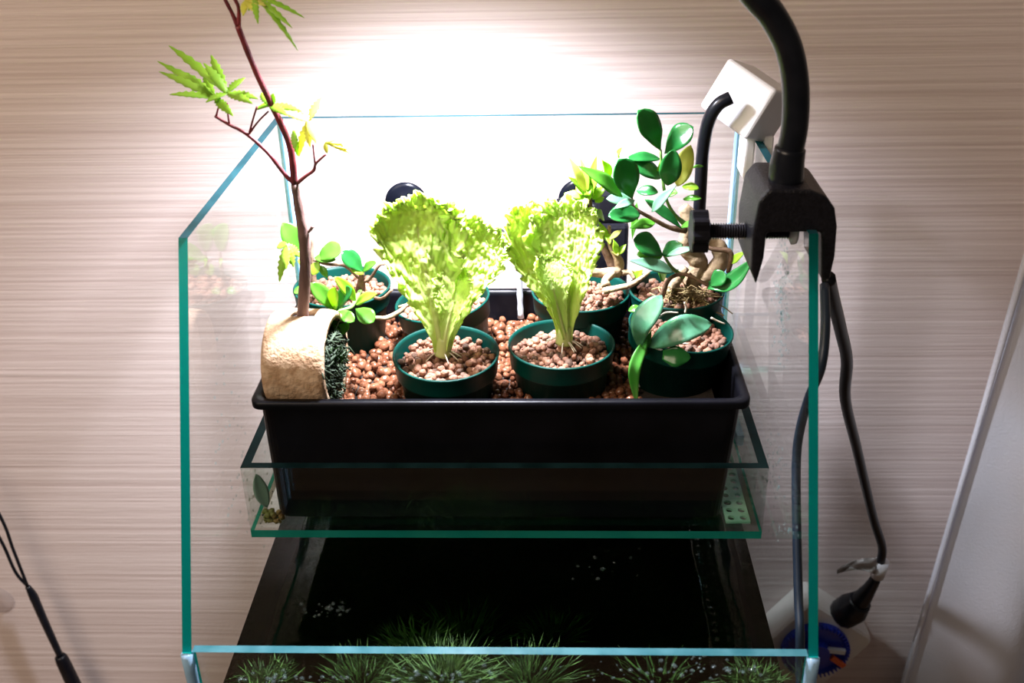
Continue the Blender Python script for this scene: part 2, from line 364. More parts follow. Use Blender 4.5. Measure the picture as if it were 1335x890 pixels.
parts = []  # small beads added on the water to stand for its sparkling highlights
for (cx, cy_, sx, sy, k) in ((430, 795, 30, 8, 34), (850, 872, 140, 14, 40), (580, 882, 60, 8, 40), (390, 884, 60, 6, 30), (780, 745, 40, 40, 10), (950, 875, 50, 10, 30)):
    for _ in range(k):
        p = atZ(rnd.gauss(cx, sx*.6), rnd.gauss(cy_, sy*.6), ZW)
        if not (-.155 < p.x < .155 and .009 < p.y < .25): continue
        v, f = ico(); r = rnd.uniform(.0005, .0017); parts.append(([p+V((q_.x*r, q_.y*r, q_.z*r*.7)) for q_ in v], f))
tag(obj('surface_glints', *merge(parts), 'droplet', smooth=True), 'tiny shiny bubbles made as added beads on the dark aquarium water', 'glints', kind='stuff')
# ------------------------------------------------------------------ hung glass trough
BX, BF, BB, BZ0, BZ1, g = .1555, .105, .308, -.008, .0435, .0055
tr = thing('glass_trough', (0, .2, BZ0), 'shallow glass trough hung between the aquarium sides under the black tray', 'trough')
v, f = box(-BX, BX, BF, BB, BZ0, BZ0+g); obj('trough_floor', v, f, None, tr, mats=['hung_glass', 'trough_edge'], fm=[0, 0, 1, 1, 1, 1])
v, f = box(-BX, BX, BF, BF+g, BZ0+g, BZ1); obj('front_wall', v, f, None, tr, mats=['hung_glass', 'trough_rim'], fm=[0, 1, 0, 0, 0, 0])
v, f = box(-BX, BX, BB-g, BB, BZ0+g, BZ1); obj('back_wall', v, f, None, tr, mats=['hung_glass', 'trough_rim'], fm=[0, 1, 0, 0, 0, 0])
for s in (-1, 1):
    v, f = box(min(s*BX, s*(BX-g)), max(s*BX, s*(BX-g)), BF+g, BB-g, BZ0+g, BZ1)
    obj('side_wall', v, f, None, tr, mats=['hung_glass', 'trough_rim'], fm=[0, 1, 0, 0, 0, 0])
    obj('silicone_pad', *box(min(s*BX, s*(H-G)), max(s*BX, s*(H-G)), .2, .3, BZ0+.004, BZ0+.012), 'silicone', tr)
# perforated plate on the trough floor
def perforated(x0, x1, y0, y1, z, cell, rr):
    v, f = [], []; nx = round((x1-x0)/cell); ny = round((y1-y0)/cell); cx, cy_ = (x1-x0)/nx, (y1-y0)/ny
    for i in range(nx):
        for j in range(ny):
            c = V((x0+(i+.5)*cx, y0+(j+.5)*cy_, z)); k = len(v); r = cell*rr*rnd.uniform(.7, 1.1)
            for a in range(12):
                t_ = 2*math.pi*a/12+math.pi/4; d = V((math.cos(t_), math.sin(t_), 0)); m_ = max(abs(d.x)/(cx/2), abs(d.y)/(cy_/2))
                v.append(c+d*r); v.append(c+d/m_)
            f += [(k+2*a, k+2*a+1, k+2*((a+1) % 12)+1, k+2*((a+1) % 12)) for a in range(12)]
    return v, f
tag(obj('perforated_plate', *perforated(.1348, BX-g-.0004, BF+g+.001, BB-g-.002, BZ0+g+.0016, .0075, .33), 'perforated', solid=.0015), 'pale green perforated plate lying in the trough beside the tray', 'plate')
v, f = leaf_mesh([(-.1490, .1125, .034), (-.1475, .1118, .022), (-.1450, .1112, .010)], .009, V((.5, -.8, .3)), ell)
tag(obj('sunken_leaf', v, f, 'pale_leaf', smooth=True, solid=.0006), 'pale sunken leaf leaning in the end of the glass trough', 'leaf')
parts = [pebble((rnd.uniform(-.1485, -.1375), rnd.uniform(.1122, .1150), BZ0+g+rnd.uniform(.001, .010)*rnd.random()), rnd.uniform(.0008, .0019)) for _ in range(70)]
tag(obj('algae_clump', *merge(parts), 'algae', smooth=True), 'brown green algae clump in the end of the glass trough', 'algae', kind='stuff')

# ------------------------------------------------------------------ black tray
TX0, TX1, TY0, TY1, TZ1, TZ0 = -.1470, .1437, .1135, .2697, .0825, BZ0+g+.0001
tray = thing('planting_tray', (0, .22, TZ0), 'deep black plastic tray holding the pots above the water', 'tray')
def ring(x0, x1, y0, y1, z, rc, n=5):
    out = []
    for (cx, cy_, a0) in ((x1-rc, y0+rc, -90), (x1-rc, y1-rc, 0), (x0+rc, y1-rc, 90), (x0+rc, y0+rc, 180)):
        for k in range(n+1):
            a = math.radians(a0+90*k/n); out.append((cx+rc*math.cos(a), cy_+rc*math.sin(a), z))
    return out
def loft(rings, cap0=True, cap1=True):
    n = len(rings[0]); v = [p for r in rings for p in r]; f = []
    for i in range(len(rings)-1): f += [(i*n+j, i*n+(j+1) % n, (i+1)*n+(j+1) % n, (i+1)*n+j) for j in range(n)]
    if cap0: f.append(tuple(range(n))[::-1])
    if cap1: f.append(tuple(range((len(rings)-1)*n, len(rings)*n)))
    return v, f
e = .004; tp = .006
v, f = loft([ring(TX0+e+.001, TX1-e-tp, TY0+e+.001, TY1-e-tp, TZ0, .008), ring(TX0+e, TX1-e, TY0+e, TY1-e, TZ1-.003, .008), ring(TX0+e+.0015, TX1-e-.0015, TY0+e+.0015, TY1-e-.0015, TZ1-.003, .008),
             ring(TX0+e+.0025, TX1-e-tp-.0015, TY0+e+.003, TY1-e-tp-.0015, TZ0+.002, .008)])
obj('tray_body', v, f, 'tray_plastic', tray)
v, f = loft([ring(TX0, TX1, TY0, TY1, TZ1-.004, .007), ring(TX0, TX1, TY0, TY1, TZ1, .007), ring(TX0+.0012, TX1-.0012, TY0+.0012, TY1-.0012, TZ1+.0008, .007), ring(TX0+e+.001, TX1-e-.001, TY0+e+.001, TY1-e-.001, TZ1+.0004, .007),
             ring(TX0+e+.0015, TX1-e-.0015, TY0+e+.0015, TY1-e-.0015, TZ1-.003, .008)], False, False)
obj('tray_rim', v, f, 'tray_plastic', tray, True)

# ------------------------------------------------------------------ pots: centre, rim height, radius, tilt
POTS = {}
def px_pot(k, l, r, cy_, z, tilt=(0, 0), R=None):
    c = (atZ(l, cy_, z)+atZ(r, cy_, z))*.5; POTS[k] = (c, R or (atZ(r, cy_, z)-atZ(l, cy_, z)).length*.5, tilt)
px_pot('front_a', 512, 651, 459, .0929, (.06, 0)); px_pot('front_b', 662, 802, 447, .0929); px_pot('front_c', 819, 957, 425, .0972, (.03, .10))
px_pot('back_a', 380, 512, 372, .1024, R=.0326); px_pot('back_b', 515, 638, 390, .0981, (.02, -.12), .0317); px_pot('back_c', 690, 825, 378, .1019, R=.0326); px_pot('back_d', 820, 944, 376, .1043, R=.0312)
def potted(key, name, label, cat='potted plant', gmat='granule'):
    c, R, tilt = POTS[key]
    M = Matrix.Rotation(tilt[0], 3, 'X') @ Matrix.Rotation(tilt[1], 3, 'Y')
    hgt = .064
    base = c + M @ V((0, 0, -hgt))
    t = thing(name, base, label, cat, 'plants in green pots on the tray')
    prof = [(R*.66, 0), (R*.70, .001), (R*.90, hgt*.80), (R*.955, hgt*.80), (R*.96, hgt*.82), (R*.985, hgt*.975), (R, hgt*.985), (R, hgt), (R*.965, hgt+.0002), (R*.95, hgt*.97), (R*.90, hgt*.82), (R*.86, hgt*.75), (R*.64, .003)]
    obj('pot', *lathe(prof, base, 44, M, (True, True)), 'pot_green', t, True)
    lvl = hgt-.0095
    v, f = lathe([(R*.88, 0), (.0005, .001)], base+M @ V((0, 0, lvl-.003)), 24, M)
    obj('soil', v, f, 'soil', t, True)
    pa = ([], [])
    gr = .0023; st_ = gr*1.75; n = int(R/st_)+2
    for lay in (0, 1):
        for i in range(-n, n+1):
            for j in range(-n, n+1):
                x = (i+(j % 2)*.5)*st_+rnd.gauss(0, .0005)+lay*.002; y = j*st_*.866+rnd.gauss(0, .0005)
                rad = math.hypot(x, y)
                if rad > R*.87 or (lay and rnd.random() < .55): continue
                h = lvl+lay*.0026+.003*(1-(rad/R)**2)+rnd.gauss(0, .0004)
                pa[0 if rnd.random() < .82 else 1].append(pebble(base+M @ V((x, y, h)), gr*rnd.uniform(.75, 1.25)))
    o = obj('clay_granules', *merge(pa[0]), gmat, t, True); o['kind'] = 'stuff'
    o = obj('dark_granules', *merge(pa[1]), 'granule_dark', t, True); o['kind'] = 'stuff'
    return t, c + M @ V((0, 0, -.004))

# wet granules filling the tray between the pots
parts = []
GZ = .0645
CUPC = V((-.1195, .1497, .0))
for lay in (0, 1):
    x = TX0+.008
    while x < TX1-.008:
        y = TY0+.0135
        while y < TY1-.013:
            px, py = x+rnd.gauss(0, .0008), y+rnd.gauss(0, .0008)
            if not any((px-c.x)**2+(py-c.y)**2 < (R*.80)**2 for c, R, _ in POTS.values()) and not (lay and rnd.random() < .6) and not (px > .085 and py < .19) and px > TX0+.014:
                parts.append(pebble((px, py, GZ-.003+lay*.0035+rnd.gauss(0, .0007)-max(0, (.14-py))*.25), .0029*rnd.uniform(.7, 1.25)))
            y += .0048
        x += .0048
tag(obj('tray_granules', *merge(parts), 'granule_wet', smooth=True), 'wet reddish clay granules spread over the floor of the black tray', 'clay granules', kind='stuff')
tag(obj('tray_soil', *box(TX0+.010, TX1-.014, TY0+.0085, TY1-.0125, GZ-.020, GZ-.004), 'soil'), 'dark fill under the wet granules in the tray', 'soil', kind='stuff')

# ------------------------------------------------------------------ lettuces
def lettuce_leaf(parent, rib, w, seed, face, cup=.25, frill=.16):
    """rib: points from the stalk up; broad crinkled blade with frilled margin"""
    P = smooth_path(rib, 22); N = len(P); nw = 84; v, f = [], []
    sd0 = V((seed*7.3, seed*2.1, seed))
    for i, p in enumerate(P):
        t = i/(N-1); tg = (P[min(i+1, N-1)]-P[max(i-1, 0)]).normalized(); sd = tg.cross(face).normalized(); nm = sd.cross(tg).normalized()
        hw = w*.5*(.20+.80*max(0, min(1, (t-.10)/.60))**1.5)*(1-max(0, t-.80)**2*6)
        for j in range(nw+1):
            s = 2*j/nw-1; a = abs(s); k = max(0, min(1, (t-.20)/.35))
            edge = max(a**2.5, max(0, (t-.70)/.30)**1.5)*k
            q = V((s*hw/w*7, t*12, 0))+sd0
            ang = (t*9+s*(7 if t > .6 else 3))*2.2+3*noise.noise(q*.9)
            z = cup*hw*a*a*1.1
            z += frill*w*(.20*edge*math.sin(ang*2.4)+.22*edge*noise.noise(q*3.0)+k*(.12*noise.noise(q*1.1)+.09*noise.noise(q*3.6)+.07*noise.noise(q*6.5)))
            out = edge*w*(.10*noise.noise(q*1.1)+.07*noise.noise(q*2.7+V((9, 0, 0)))+.035*noise.noise(q*7))
            droop = -max(0, edge-.5)*w*.14*(1+noise.noise(q*.8))
            v.append(p+sd*(s*hw+out*(1 if s > 0 else -1)*a)+nm*(z*1.5+.035*w*math.exp(-(s*hw/w/.035)**2)*(1-t))+tg*(out*.9-a*a*w*.13*k)-nm*droop)
    for i in range(N-1):
        f += [(i*(nw+1)+j, i*(nw+1)+j+1, (i+1)*(nw+1)+j+1, (i+1)*(nw+1)+j) for j in range(nw)]
    fm = []
    for i in range(N-1):
        t = i/(N-1); hw = .5*(.20+.80*max(0, min(1, (t-.10)/.60))**1.5)
        for j in range(nw): fm.append(1 if abs(2*(j+.5)/nw-1)*hw < .055*(1-t/.8) else 0)
    return obj('leaf', v, f, None, parent, True, solid=.0005, mats=['lettuce', 'lettuce_rib'], fm=fm)
def lettuce(key, label, crown, leaves):
    t, top = potted(key, 'potted_lettuce', label, 'lettuce')
    Y = POTS[key][0].y
    for (pts, w, seed, face, fr) in leaves:
        lettuce_leaf(t, [atY(x, y, Y+dy) for x, y, dy in pts], w, seed, V(face), .25, fr)
    p = atY(crown[0], crown[1], Y); q = atY(crown[2], crown[3], Y)
    obj('stem', *tube([p, p.lerp(q, .5), q], [.0052, .0050, .0040], 12, 4, wob=.12), 'lettuce_rib', t, True)
    for k in range(9):
        a = rnd.uniform(0, 6.28); e_ = p+V((math.cos(a)*.012, math.sin(a)*.012, -.001))
        obj('root', *tube([p+V((0, 0, .003)), p.lerp(e_, .5)+V((0, 0, .003)), e_], [.0005, .0003], 5, 3), 'root_pale', t, True)
    return t
lettuce('front_a', 'frilly lettuce in green pot beside the tilted tan cup, fanning its leaves', (577, 462, 580, 440), [
    ([(577, 455, 0), (570, 420, .001), (553, 350, .008), (543, 288, .016), (540, 252, .020)], 0.0557, 1.3, (.25, -1, .25), .20),
    ([(580, 452, .004), (590, 415, .006), (605, 360, .016), (617, 315, .022), (628, 285, .026)], 0.0461, 4.1, (-.15, -1, .3), .20),
    ([(579, 455, -.003), (583, 430, -.003), (590, 400, -.001), (596, 372, .004), (600, 352, .010)], 0.0250, 7.7, (-.4, -1, .2), .10)])
lettuce('front_b', 'frilly lettuce in green pot next to the thin falling water stream', (735, 447, 738, 424), [
    ([(735, 440, .002), (728, 400, .004), (712, 350, .012), (703, 300, .018), (703, 258, .022)], 0.0480, 2.2, (.3, -1, .25), .20),
    ([(738, 440, 0), (740, 405, 0), (742, 350, .004), (740, 300, .010), (736, 258, .016)], 0.0442, 9.4, (-.25, -1, .25), .19),
    ([(737, 440, -.004), (732, 420, -.005), (722, 380, -.004), (716, 352, 0), (712, 334, .006)], 0.0230, 5.5, (.5, -1, .2), .08)])

# ------------------------------------------------------------------ back pots with plants
def twig(parent, pts, r, m='bark_brown', name='branch', wob=.15):
    return obj(name, *tube([atY(*p) for p in pts], r, 8, 5, wob=wob), m, parent, True)
# left back: glossy rosette shrub
t, _ = potted('back_a', 'potted_shrub', 'trailing shrub with glossy light green leaf rosettes in pot behind the tan cup', 'shrub')
Y = POTS['back_a'][0].y; z2 = lambda x, y, Y_: (220+x/4.047, 230+y/4.047, Y_)
YF = .1715
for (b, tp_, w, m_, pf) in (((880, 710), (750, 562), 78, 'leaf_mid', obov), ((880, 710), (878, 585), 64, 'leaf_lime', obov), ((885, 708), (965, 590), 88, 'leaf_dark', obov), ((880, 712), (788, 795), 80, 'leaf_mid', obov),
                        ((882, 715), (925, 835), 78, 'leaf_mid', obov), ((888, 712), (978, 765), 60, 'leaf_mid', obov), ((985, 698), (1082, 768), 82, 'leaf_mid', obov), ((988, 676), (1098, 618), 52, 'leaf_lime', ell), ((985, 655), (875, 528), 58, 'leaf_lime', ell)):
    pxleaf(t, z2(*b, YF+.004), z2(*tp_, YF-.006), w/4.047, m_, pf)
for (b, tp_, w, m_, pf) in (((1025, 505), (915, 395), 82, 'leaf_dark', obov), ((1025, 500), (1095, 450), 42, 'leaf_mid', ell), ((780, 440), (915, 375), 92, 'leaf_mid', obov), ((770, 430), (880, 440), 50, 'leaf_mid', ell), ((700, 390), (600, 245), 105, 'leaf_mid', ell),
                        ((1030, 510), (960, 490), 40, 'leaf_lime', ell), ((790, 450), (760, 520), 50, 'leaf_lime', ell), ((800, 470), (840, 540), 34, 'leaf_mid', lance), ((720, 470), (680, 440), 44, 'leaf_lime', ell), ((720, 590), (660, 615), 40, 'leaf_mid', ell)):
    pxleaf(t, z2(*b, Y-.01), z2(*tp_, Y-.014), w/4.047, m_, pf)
twig(t, [z2(1010, 640, Y), z2(1015, 570, Y), z2(1020, 505, Y-.006)], [.0040, .0030, .0014], 'bark_brown', 'trunk')
twig(t, [z2(760, 600, Y), z2(765, 500, Y), z2(755, 430, Y), z2(757, 330, Y+.005)], [.0022, .0014, .0008])
twig(t, [z2(1012, 540, Y), z2(930, 470, Y-.01), z2(840, 463, Y-.01), z2(765, 440, Y-.008)], [.0016, .0010, .0009])
twig(t, [z2(1010, 560, Y), z2(1060, 540, Y-.004), z2(1110, 470, Y-.006), z2(1140, 462, Y-.006)], [.0014, .0010, .0007])
twig(t, [z2(1012, 600, Y), z2(985, 650, Y-.03), z2(960, 690, YF+.01), z2(885, 712, YF+.004)], [.0016, .0012, .0010], 'stem_green')
twig(t, [z2(1012, 610, Y), z2(1090, 640, Y-.02), z2(1130, 640, Y-.035), z2(1180, 595, Y-.035)], [.0014, .0011, .0008])
twig(t, [z2(1090, 745, .181), z2(1150, 745, .186), z2(1220, 710, .191), z2(1285, 650, .196)], [.0012, .0018, .0010], 'bark_tan')
# behind first lettuce: mossy pot
t, _ = potted('back_b', 'potted_seedling', 'granule filled green pot with a dry bent twig, half hidden behind the first lettuce', 'potted plant')
c = POTS['back_b'][0]
twig(t, [(520, 400, c.y-.02), (540, 396, c.y-.022), (556, 402, c.y-.02)], [.0010, .0012, .0008], 'bark_tan', 'twig')
# behind second lettuce: young lime green plant with woody surface roots
t, _ = potted('back_c', 'potted_young_bonsai', 'young bonsai with narrow lime green shoots and pale woody roots behind the second lettuce', 'bonsai')
Y = POTS['back_c'][0].y; z5 = lambda x, y, Y_: (730+x/3.296, 130+y/3.296, Y_)
for (b, tp_, w) in (((110, 400), (35, 240), 34), ((120, 395), (88, 250), 30), ((125, 390), (158, 238), 34), ((135, 400), (185, 300), 34), ((110, 410), (35, 330), 40), ((105, 420), (20, 400), 34), ((130, 410), (70, 360), 60), ((140, 430), (205, 360), 36),
                    ((120, 440), (60, 430), 40), ((130, 430), (105, 330), 44), ((215, 335), (180, 258), 40), ((250, 250), (265, 205), 24), ((150, 480), (190, 520), 44), ((150, 470), (110, 520), 30), ((160, 470), (130, 500), 34), ((150, 440), (190, 420), 30),
                    ((205, 610), (165, 520), 30), ((215, 620), (200, 560), 24), ((245, 660), (230, 600), 26), ((250, 665), (285, 620), 24), ((215, 600), (265, 560), 22), ((250, 670), (215, 630), 26), ((325, 770), (355, 730), 34), ((325, 770), (310, 735), 22), ((90, 470), (60, 450), 22)):
    pxleaf(t, z5(*b, Y-.004+rnd.uniform(-.006, .006)), z5(*tp_, Y-.004+rnd.uniform(-.01, .01)), w/3.296, 'leaf_lime' if rnd.random() < .85 else 'leaf_yellow', lance)
twig(t, [z5(235, 745, Y), z5(215, 690, Y), z5(150, 560, Y), z5(135, 480, Y), z5(128, 400, Y)], [.0040, .0028, .0016, .0012, .0009], 'bark_brown', 'trunk')
twig(t, [z5(250, 740, Y), z5(252, 690, Y-.002), z5(215, 620, Y-.002), z5(212, 540, Y)], [.0036, .0030, .0016, .0010], 'bark_tan')
twig(t, [z5(250, 740, Y-.004), z5(180, 745, Y-.010), z5(120, 742, Y-.014), z5(95, 780, Y-.014)], [.0040, .0034, .0026, .0018], 'bark_tan', 'root')
twig(t, [z5(190, 820, Y-.022), z5(250, 808, Y-.024), z5(310, 792, Y-.024), z5(385, 740, Y-.02)], [.0026, .0020, .0018, .0012], 'bark_tan', 'root')
twig(t, [z5(200, 800, Y-.022), z5(195, 775, Y-.016), z5(230, 745, Y-.008)], [.0030, .0026, .0024], 'bark_tan', 'root')
twig(t, [z5(265, 745, Y-.004), z5(300, 740, Y-.006), z5(320, 770, Y-.01)], [.0022, .0016, .0012], 'bark_tan', 'root')
# right back: gnarled bonsai with big spoon leaves
t, _ = potted('back_d', 'potted_spoon_leaf_bonsai', 'gnarled bonsai with dark spoon shaped leaves beside the black clamp', 'bonsai')
Y = POTS['back_d'][0].y; YB = Y-.012
twig(t, [z5(560, 860, Y), z5(575, 760, Y), z5(600, 700, Y), z5(545, 650, Y), z5(545, 590, Y), z5(560, 520, Y), z5(530, 460, Y)], [.0062, .0062, .0058, .0052, .0050, .0060, .0030], 'bark_tan', 'trunk', .3)
twig(t, [z5(600, 760, Y), z5(650, 745, Y-.002), z5(690, 690, Y-.002), z5(680, 630, Y), z5(640, 610, Y+.004)], [.0052, .0056, .0054, .0046, .0032], 'bark_tan', 'trunk_loop', .3)
twig(t, [z5(545, 640, YB), z5(590, 610, YB), z5(650, 640, YB-.004), z5(725, 650, YB-.004), z5(735, 690, YB-.004), z5(722, 740, YB)], [.0018, .0016, .0014, .0018, .0016, .0014], 'bark_brown')
twig(t, [z5(540, 560, YB), z5(470, 548, YB-.004), z5(400, 512, YB-.006), z5(320, 465, YB-.006), z5(310, 425, YB-.006)], [.0022, .0016, .0012, .0010, .0008], 'bark_brown')
twig(t, [z5(545, 540, YB), z5(490, 490, YB), z5(455, 420, YB), z5(440, 320, YB), z5(432, 215, YB)], [.0018, .0012, .0010, .0010, .0008], 'stem_green')
twig(t, [z5(530, 760, YB), z5(480, 720, YB-.006), z5(445, 665, YB-.01)], [.0016, .0012, .0008], 'stem_green')
twig(t, [z5(440, 840, YB-.01), z5(470, 770, YB-.012), z5(540, 750, YB-.012), z5(640, 800, YB-.02)], [.0018, .0014, .0012, .0010], 'bark_brown')
twig(t, [z5(470, 880, Y-.006), z5(490, 800, Y-.008), z5(540, 720, Y-.006)], [.0044, .0034, .0028], 'bark_tan', 'root', .3)
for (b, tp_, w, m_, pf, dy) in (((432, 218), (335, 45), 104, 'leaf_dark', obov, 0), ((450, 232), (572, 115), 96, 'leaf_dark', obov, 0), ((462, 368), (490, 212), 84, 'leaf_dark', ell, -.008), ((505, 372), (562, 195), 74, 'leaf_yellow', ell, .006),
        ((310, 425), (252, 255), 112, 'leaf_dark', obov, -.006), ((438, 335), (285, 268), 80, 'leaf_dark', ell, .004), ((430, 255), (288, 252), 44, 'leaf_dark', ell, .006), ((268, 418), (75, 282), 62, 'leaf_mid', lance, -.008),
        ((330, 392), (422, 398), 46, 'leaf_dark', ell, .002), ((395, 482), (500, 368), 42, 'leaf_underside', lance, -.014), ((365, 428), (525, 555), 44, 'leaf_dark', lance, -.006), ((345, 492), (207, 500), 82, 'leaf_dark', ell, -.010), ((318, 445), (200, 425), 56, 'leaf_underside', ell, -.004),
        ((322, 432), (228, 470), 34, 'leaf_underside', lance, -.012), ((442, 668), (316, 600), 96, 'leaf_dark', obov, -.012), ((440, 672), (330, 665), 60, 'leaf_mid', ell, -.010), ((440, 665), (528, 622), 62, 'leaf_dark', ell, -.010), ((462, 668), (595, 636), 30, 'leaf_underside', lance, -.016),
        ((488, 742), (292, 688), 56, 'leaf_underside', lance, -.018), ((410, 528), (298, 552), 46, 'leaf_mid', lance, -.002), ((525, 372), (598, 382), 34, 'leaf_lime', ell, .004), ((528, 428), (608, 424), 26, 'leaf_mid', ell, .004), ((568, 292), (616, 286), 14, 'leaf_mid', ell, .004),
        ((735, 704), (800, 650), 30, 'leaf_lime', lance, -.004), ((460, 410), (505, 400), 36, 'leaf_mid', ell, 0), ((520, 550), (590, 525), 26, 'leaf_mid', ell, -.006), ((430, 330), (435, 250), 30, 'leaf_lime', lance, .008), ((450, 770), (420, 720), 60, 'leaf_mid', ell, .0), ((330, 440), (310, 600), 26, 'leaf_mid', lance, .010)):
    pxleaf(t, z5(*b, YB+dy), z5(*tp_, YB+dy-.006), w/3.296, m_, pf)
pxleaf(t, z5(640, 800, YB-.022), z5(828, 690, YB-.045), 78/3.296, 'leaf_dark', strap, mid=z5(745, 782, YB-.03), fold=.3)
pxleaf(t, z5(648, 800, YB-.024), z5(712, 745, YB-.028), 66/3.296, 'leaf_dark', obov)
mo = []
for k in range(170):
    x, y = rnd.uniform(868, 925), rnd.uniform(378, 410)
    p = atY(x, y, Y-.012); mo.append(tube([p, p+V((rnd.gauss(0, .004), rnd.gauss(0, .004), rnd.uniform(0, .004))), p+V((rnd.gauss(0, .007), rnd.gauss(0, .005), rnd.uniform(-.004, .003)))], .00035, 4, 2))
o = obj('root_tuft', *merge(mo), 'moss_brown', t, True); o['kind'] = 'stuff'
# front right: orchid-like plant with broad leaves
t, _ = potted('front_c', 'potted_orchid', 'small orchid with two broad silvery green leaves and a hanging blade', 'orchid')
Y = POTS['front_c'][0].y; z6 = lambda x, y, Y_: (790+x/4.45, 340+y/4.45, Y_); YO = Y-.026
pxleaf(t, z6(195, 520, YO-.004), z6(325, 200, YO-.002), 128/4.45, 'leaf_silver', obov, mid=z6(205, 370, YO-.008), face=V((-.35, -.7, .6)), fold=.1)
pxleaf(t, z6(245, 500, YO-.002), z6(615, 365, YO-.002), 140/4.45, 'leaf_silver', ell, mid=z6(430, 400, YO-.006), face=V((.05, -.75, .65)), fold=.18)
pxleaf(t, z6(245, 430, YO), z6(182, 862, YO-.013), 62/4.45, 'blade_green', lance, mid=z6(165, 630, YO-.016), face=V((0, -1, .2)))
pxleaf(t, z6(215, 520, YO-.002), z6(265, 400, YO), 34/4.45, 'blade_green', lance, face=V((0, -1, .2)))
pxleaf(t, z6(330, 545, YO-.006), z6(492, 560, YO-.010), 105/4.45, 'leaf_dark', strap, face=V((0, -.9, .4)))
pxleaf(t, z6(130, 290, Y+.0), z6(200, 270, Y), 40/4.45, 'leaf_mid', ell)
twig(t, [z6(230, 540, YO+.006), z6(225, 500, YO), z6(235, 440, YO)], [.0016, .0014, .001], 'stem_green', 'stem')
for pts in ([(275, 500), (320, 515), (350, 490)], [(200, 600), (165, 650), (195, 730)], [(390, 490), (430, 480), (480, 480)], [(300, 330), (350, 300), (420, 300)], [(610, 330), (650, 350), (690, 365)], [(460, 300), (465, 270), (455, 240)]):
    twig(t, [z6(x, y, YO-.003-(.006 if y > 590 else 0)) for x, y in pts], [.0007, .0006, .0004], 'root_pale', 'root')

# ------------------------------------------------------------------ tilted tan cup with maple
cup = thing('potted_maple', (CUPC.x, CUPC.y, .062), 'thin red stemmed maple sapling growing from a tan ceramic cup lying on its side', 'maple')
CZ, RO, RI, X0, X1 = .0925, .0307, .0268, -.138, -.101
na, nx = 56, 16; yaw = Matrix.Rotation(math.radians(-4), 3, 'Z'); cc = V((CUPC.x, CUPC.y, CZ))
hole = lambda i, j: (abs((i+.5)/nx-.52) < .20 and abs((j+.5)/na*2*math.pi-math.pi/2-.25) < .33)
def cv(r, i, j):
    a = 2*math.pi*j/na; u = i/nx; rr = r*(1-.05*abs(u*2-1)**6); return cc + yaw @ V((X0+(X1-X0)*u-CUPC.x, -rr*math.cos(a), rr*math.sin(a)))
v, f = [], []
for r in (RO, RI):
    for i in range(nx+1):
        for j in range(na): v.append(cv(r, i, j))
ix = lambda s, i, j: s*(nx+1)*na+i*na+j % na
for i in range(nx):
    for j in range(na):
        if hole(i, j): continue
        for s in (0, 1): f.append((ix(s, i, j), ix(s, i+1, j), ix(s, i+1, j+1), ix(s, i, j+1)))
        for (di, dj, e1, e2) in ((1, 0, (i+1, j), (i+1, j+1)), (-1, 0, (i, j), (i, j+1)), (0, 1, (i, j+1), (i+1, j+1)), (0, -1, (i, j), (i+1, j))):
            if (i+di in (-1, nx)) or hole(i+di, (j+dj) % na): f.append((ix(0, *e1), ix(0, *e2), ix(1, *e2), ix(1, *e1)))
obj('ceramic_cup', v, f, 'bisque', cup, True)
obj('cup_bottom', *loft([[cv(RI, .8, j) for j in range(na)], [cv(RI, 0.05, j) for j in range(na)]]), 'bisque', cup)
obj('root_ball', *loft([[cc+(cv(RI*.99, 1, j)-cc) for j in range(na)], [cv(RI*.99, nx*.80, j)+V((0, 0, 0)) for j in range(na)]]), 'soil', cup)
parts = []
for k in range(420):
    a = rnd.uniform(0, 6.28); r = RI*math.sqrt(rnd.random())*.93
    if math.sin(a)*r > RI*.45: continue
    p = cc + yaw @ V((X1-CUPC.x-.007, -r*math.cos(a), r*math.sin(a)))
    parts.append(tube([p, p+V((rnd.uniform(.002, .006), rnd.gauss(0, .003), rnd.gauss(.001, .003))), p+V((rnd.uniform(.004, .011), rnd.gauss(-.001, .005), rnd.gauss(0, .004)))], .0006, 4, 2))
o = obj('moss_roots', *merge(parts), 'dark_moss', cup, True); o['kind'] = 'stuff'
parts = []
for k in range(200):
    p = atY(rnd.gauss(441, 5), rnd.gauss(467, 5), .140); parts.append(([p, p+V((rnd.gauss(0, .0006), -.001, .0008)), p+V((rnd.gauss(.001, .002), rnd.gauss(-.002, .002), rnd.gauss(.002, .002)))], [(0, 1, 2)]))
o = obj('moss_tuft', *merge(parts), 'moss', cup); o['kind'] = 'stuff'
YM = .1497
tp_ = lambda x, y, dy=0: (x, y, YM+dy)
twig(cup, [tp_(394, 432), tp_(395, 405), tp_(398, 350), tp_(396, 310), tp_(391, 280), tp_(384, 240)], [.0042, .0036, .0033, .0031, .0028, .0022], 'maple_bark', 'trunk')
twig(cup, [tp_(384, 242), tp_(380, 200), tp_(371, 172), tp_(352, 132), tp_(333, 92), tp_(318, 55), tp_(310, 34)], [.0021, .0019, .0018, .0017, .0016, .0016], 'maple_bark_red', 'stem')
twig(cup, [tp_(310, 34), tp_(302, 16), tp_(292, -4), tp_(284, -30)], [.0013, .0011, .0010, .0008], 'maple_bark_red')
twig(cup, [tp_(311, 36), tp_(311, 10), tp_(303, -8), tp_(304, -30)], [.0013, .0010, .0009, .0008], 'maple_bark_red')
twig(cup, [tp_(383, 238), tp_(372, 228), tp_(350, 200), tp_(322, 175), tp_(298, 162), tp_(280, 151)], [.0016, .0013, .0011, .0010, .0009, .0008], 'maple_bark_red')
twig(cup, [tp_(386, 240), tp_(398, 230), tp_(409, 222), tp_(412, 213), tp_(425, 201)], [.0012, .0010, .0009, .0007, .0006], 'maple_bark_red')
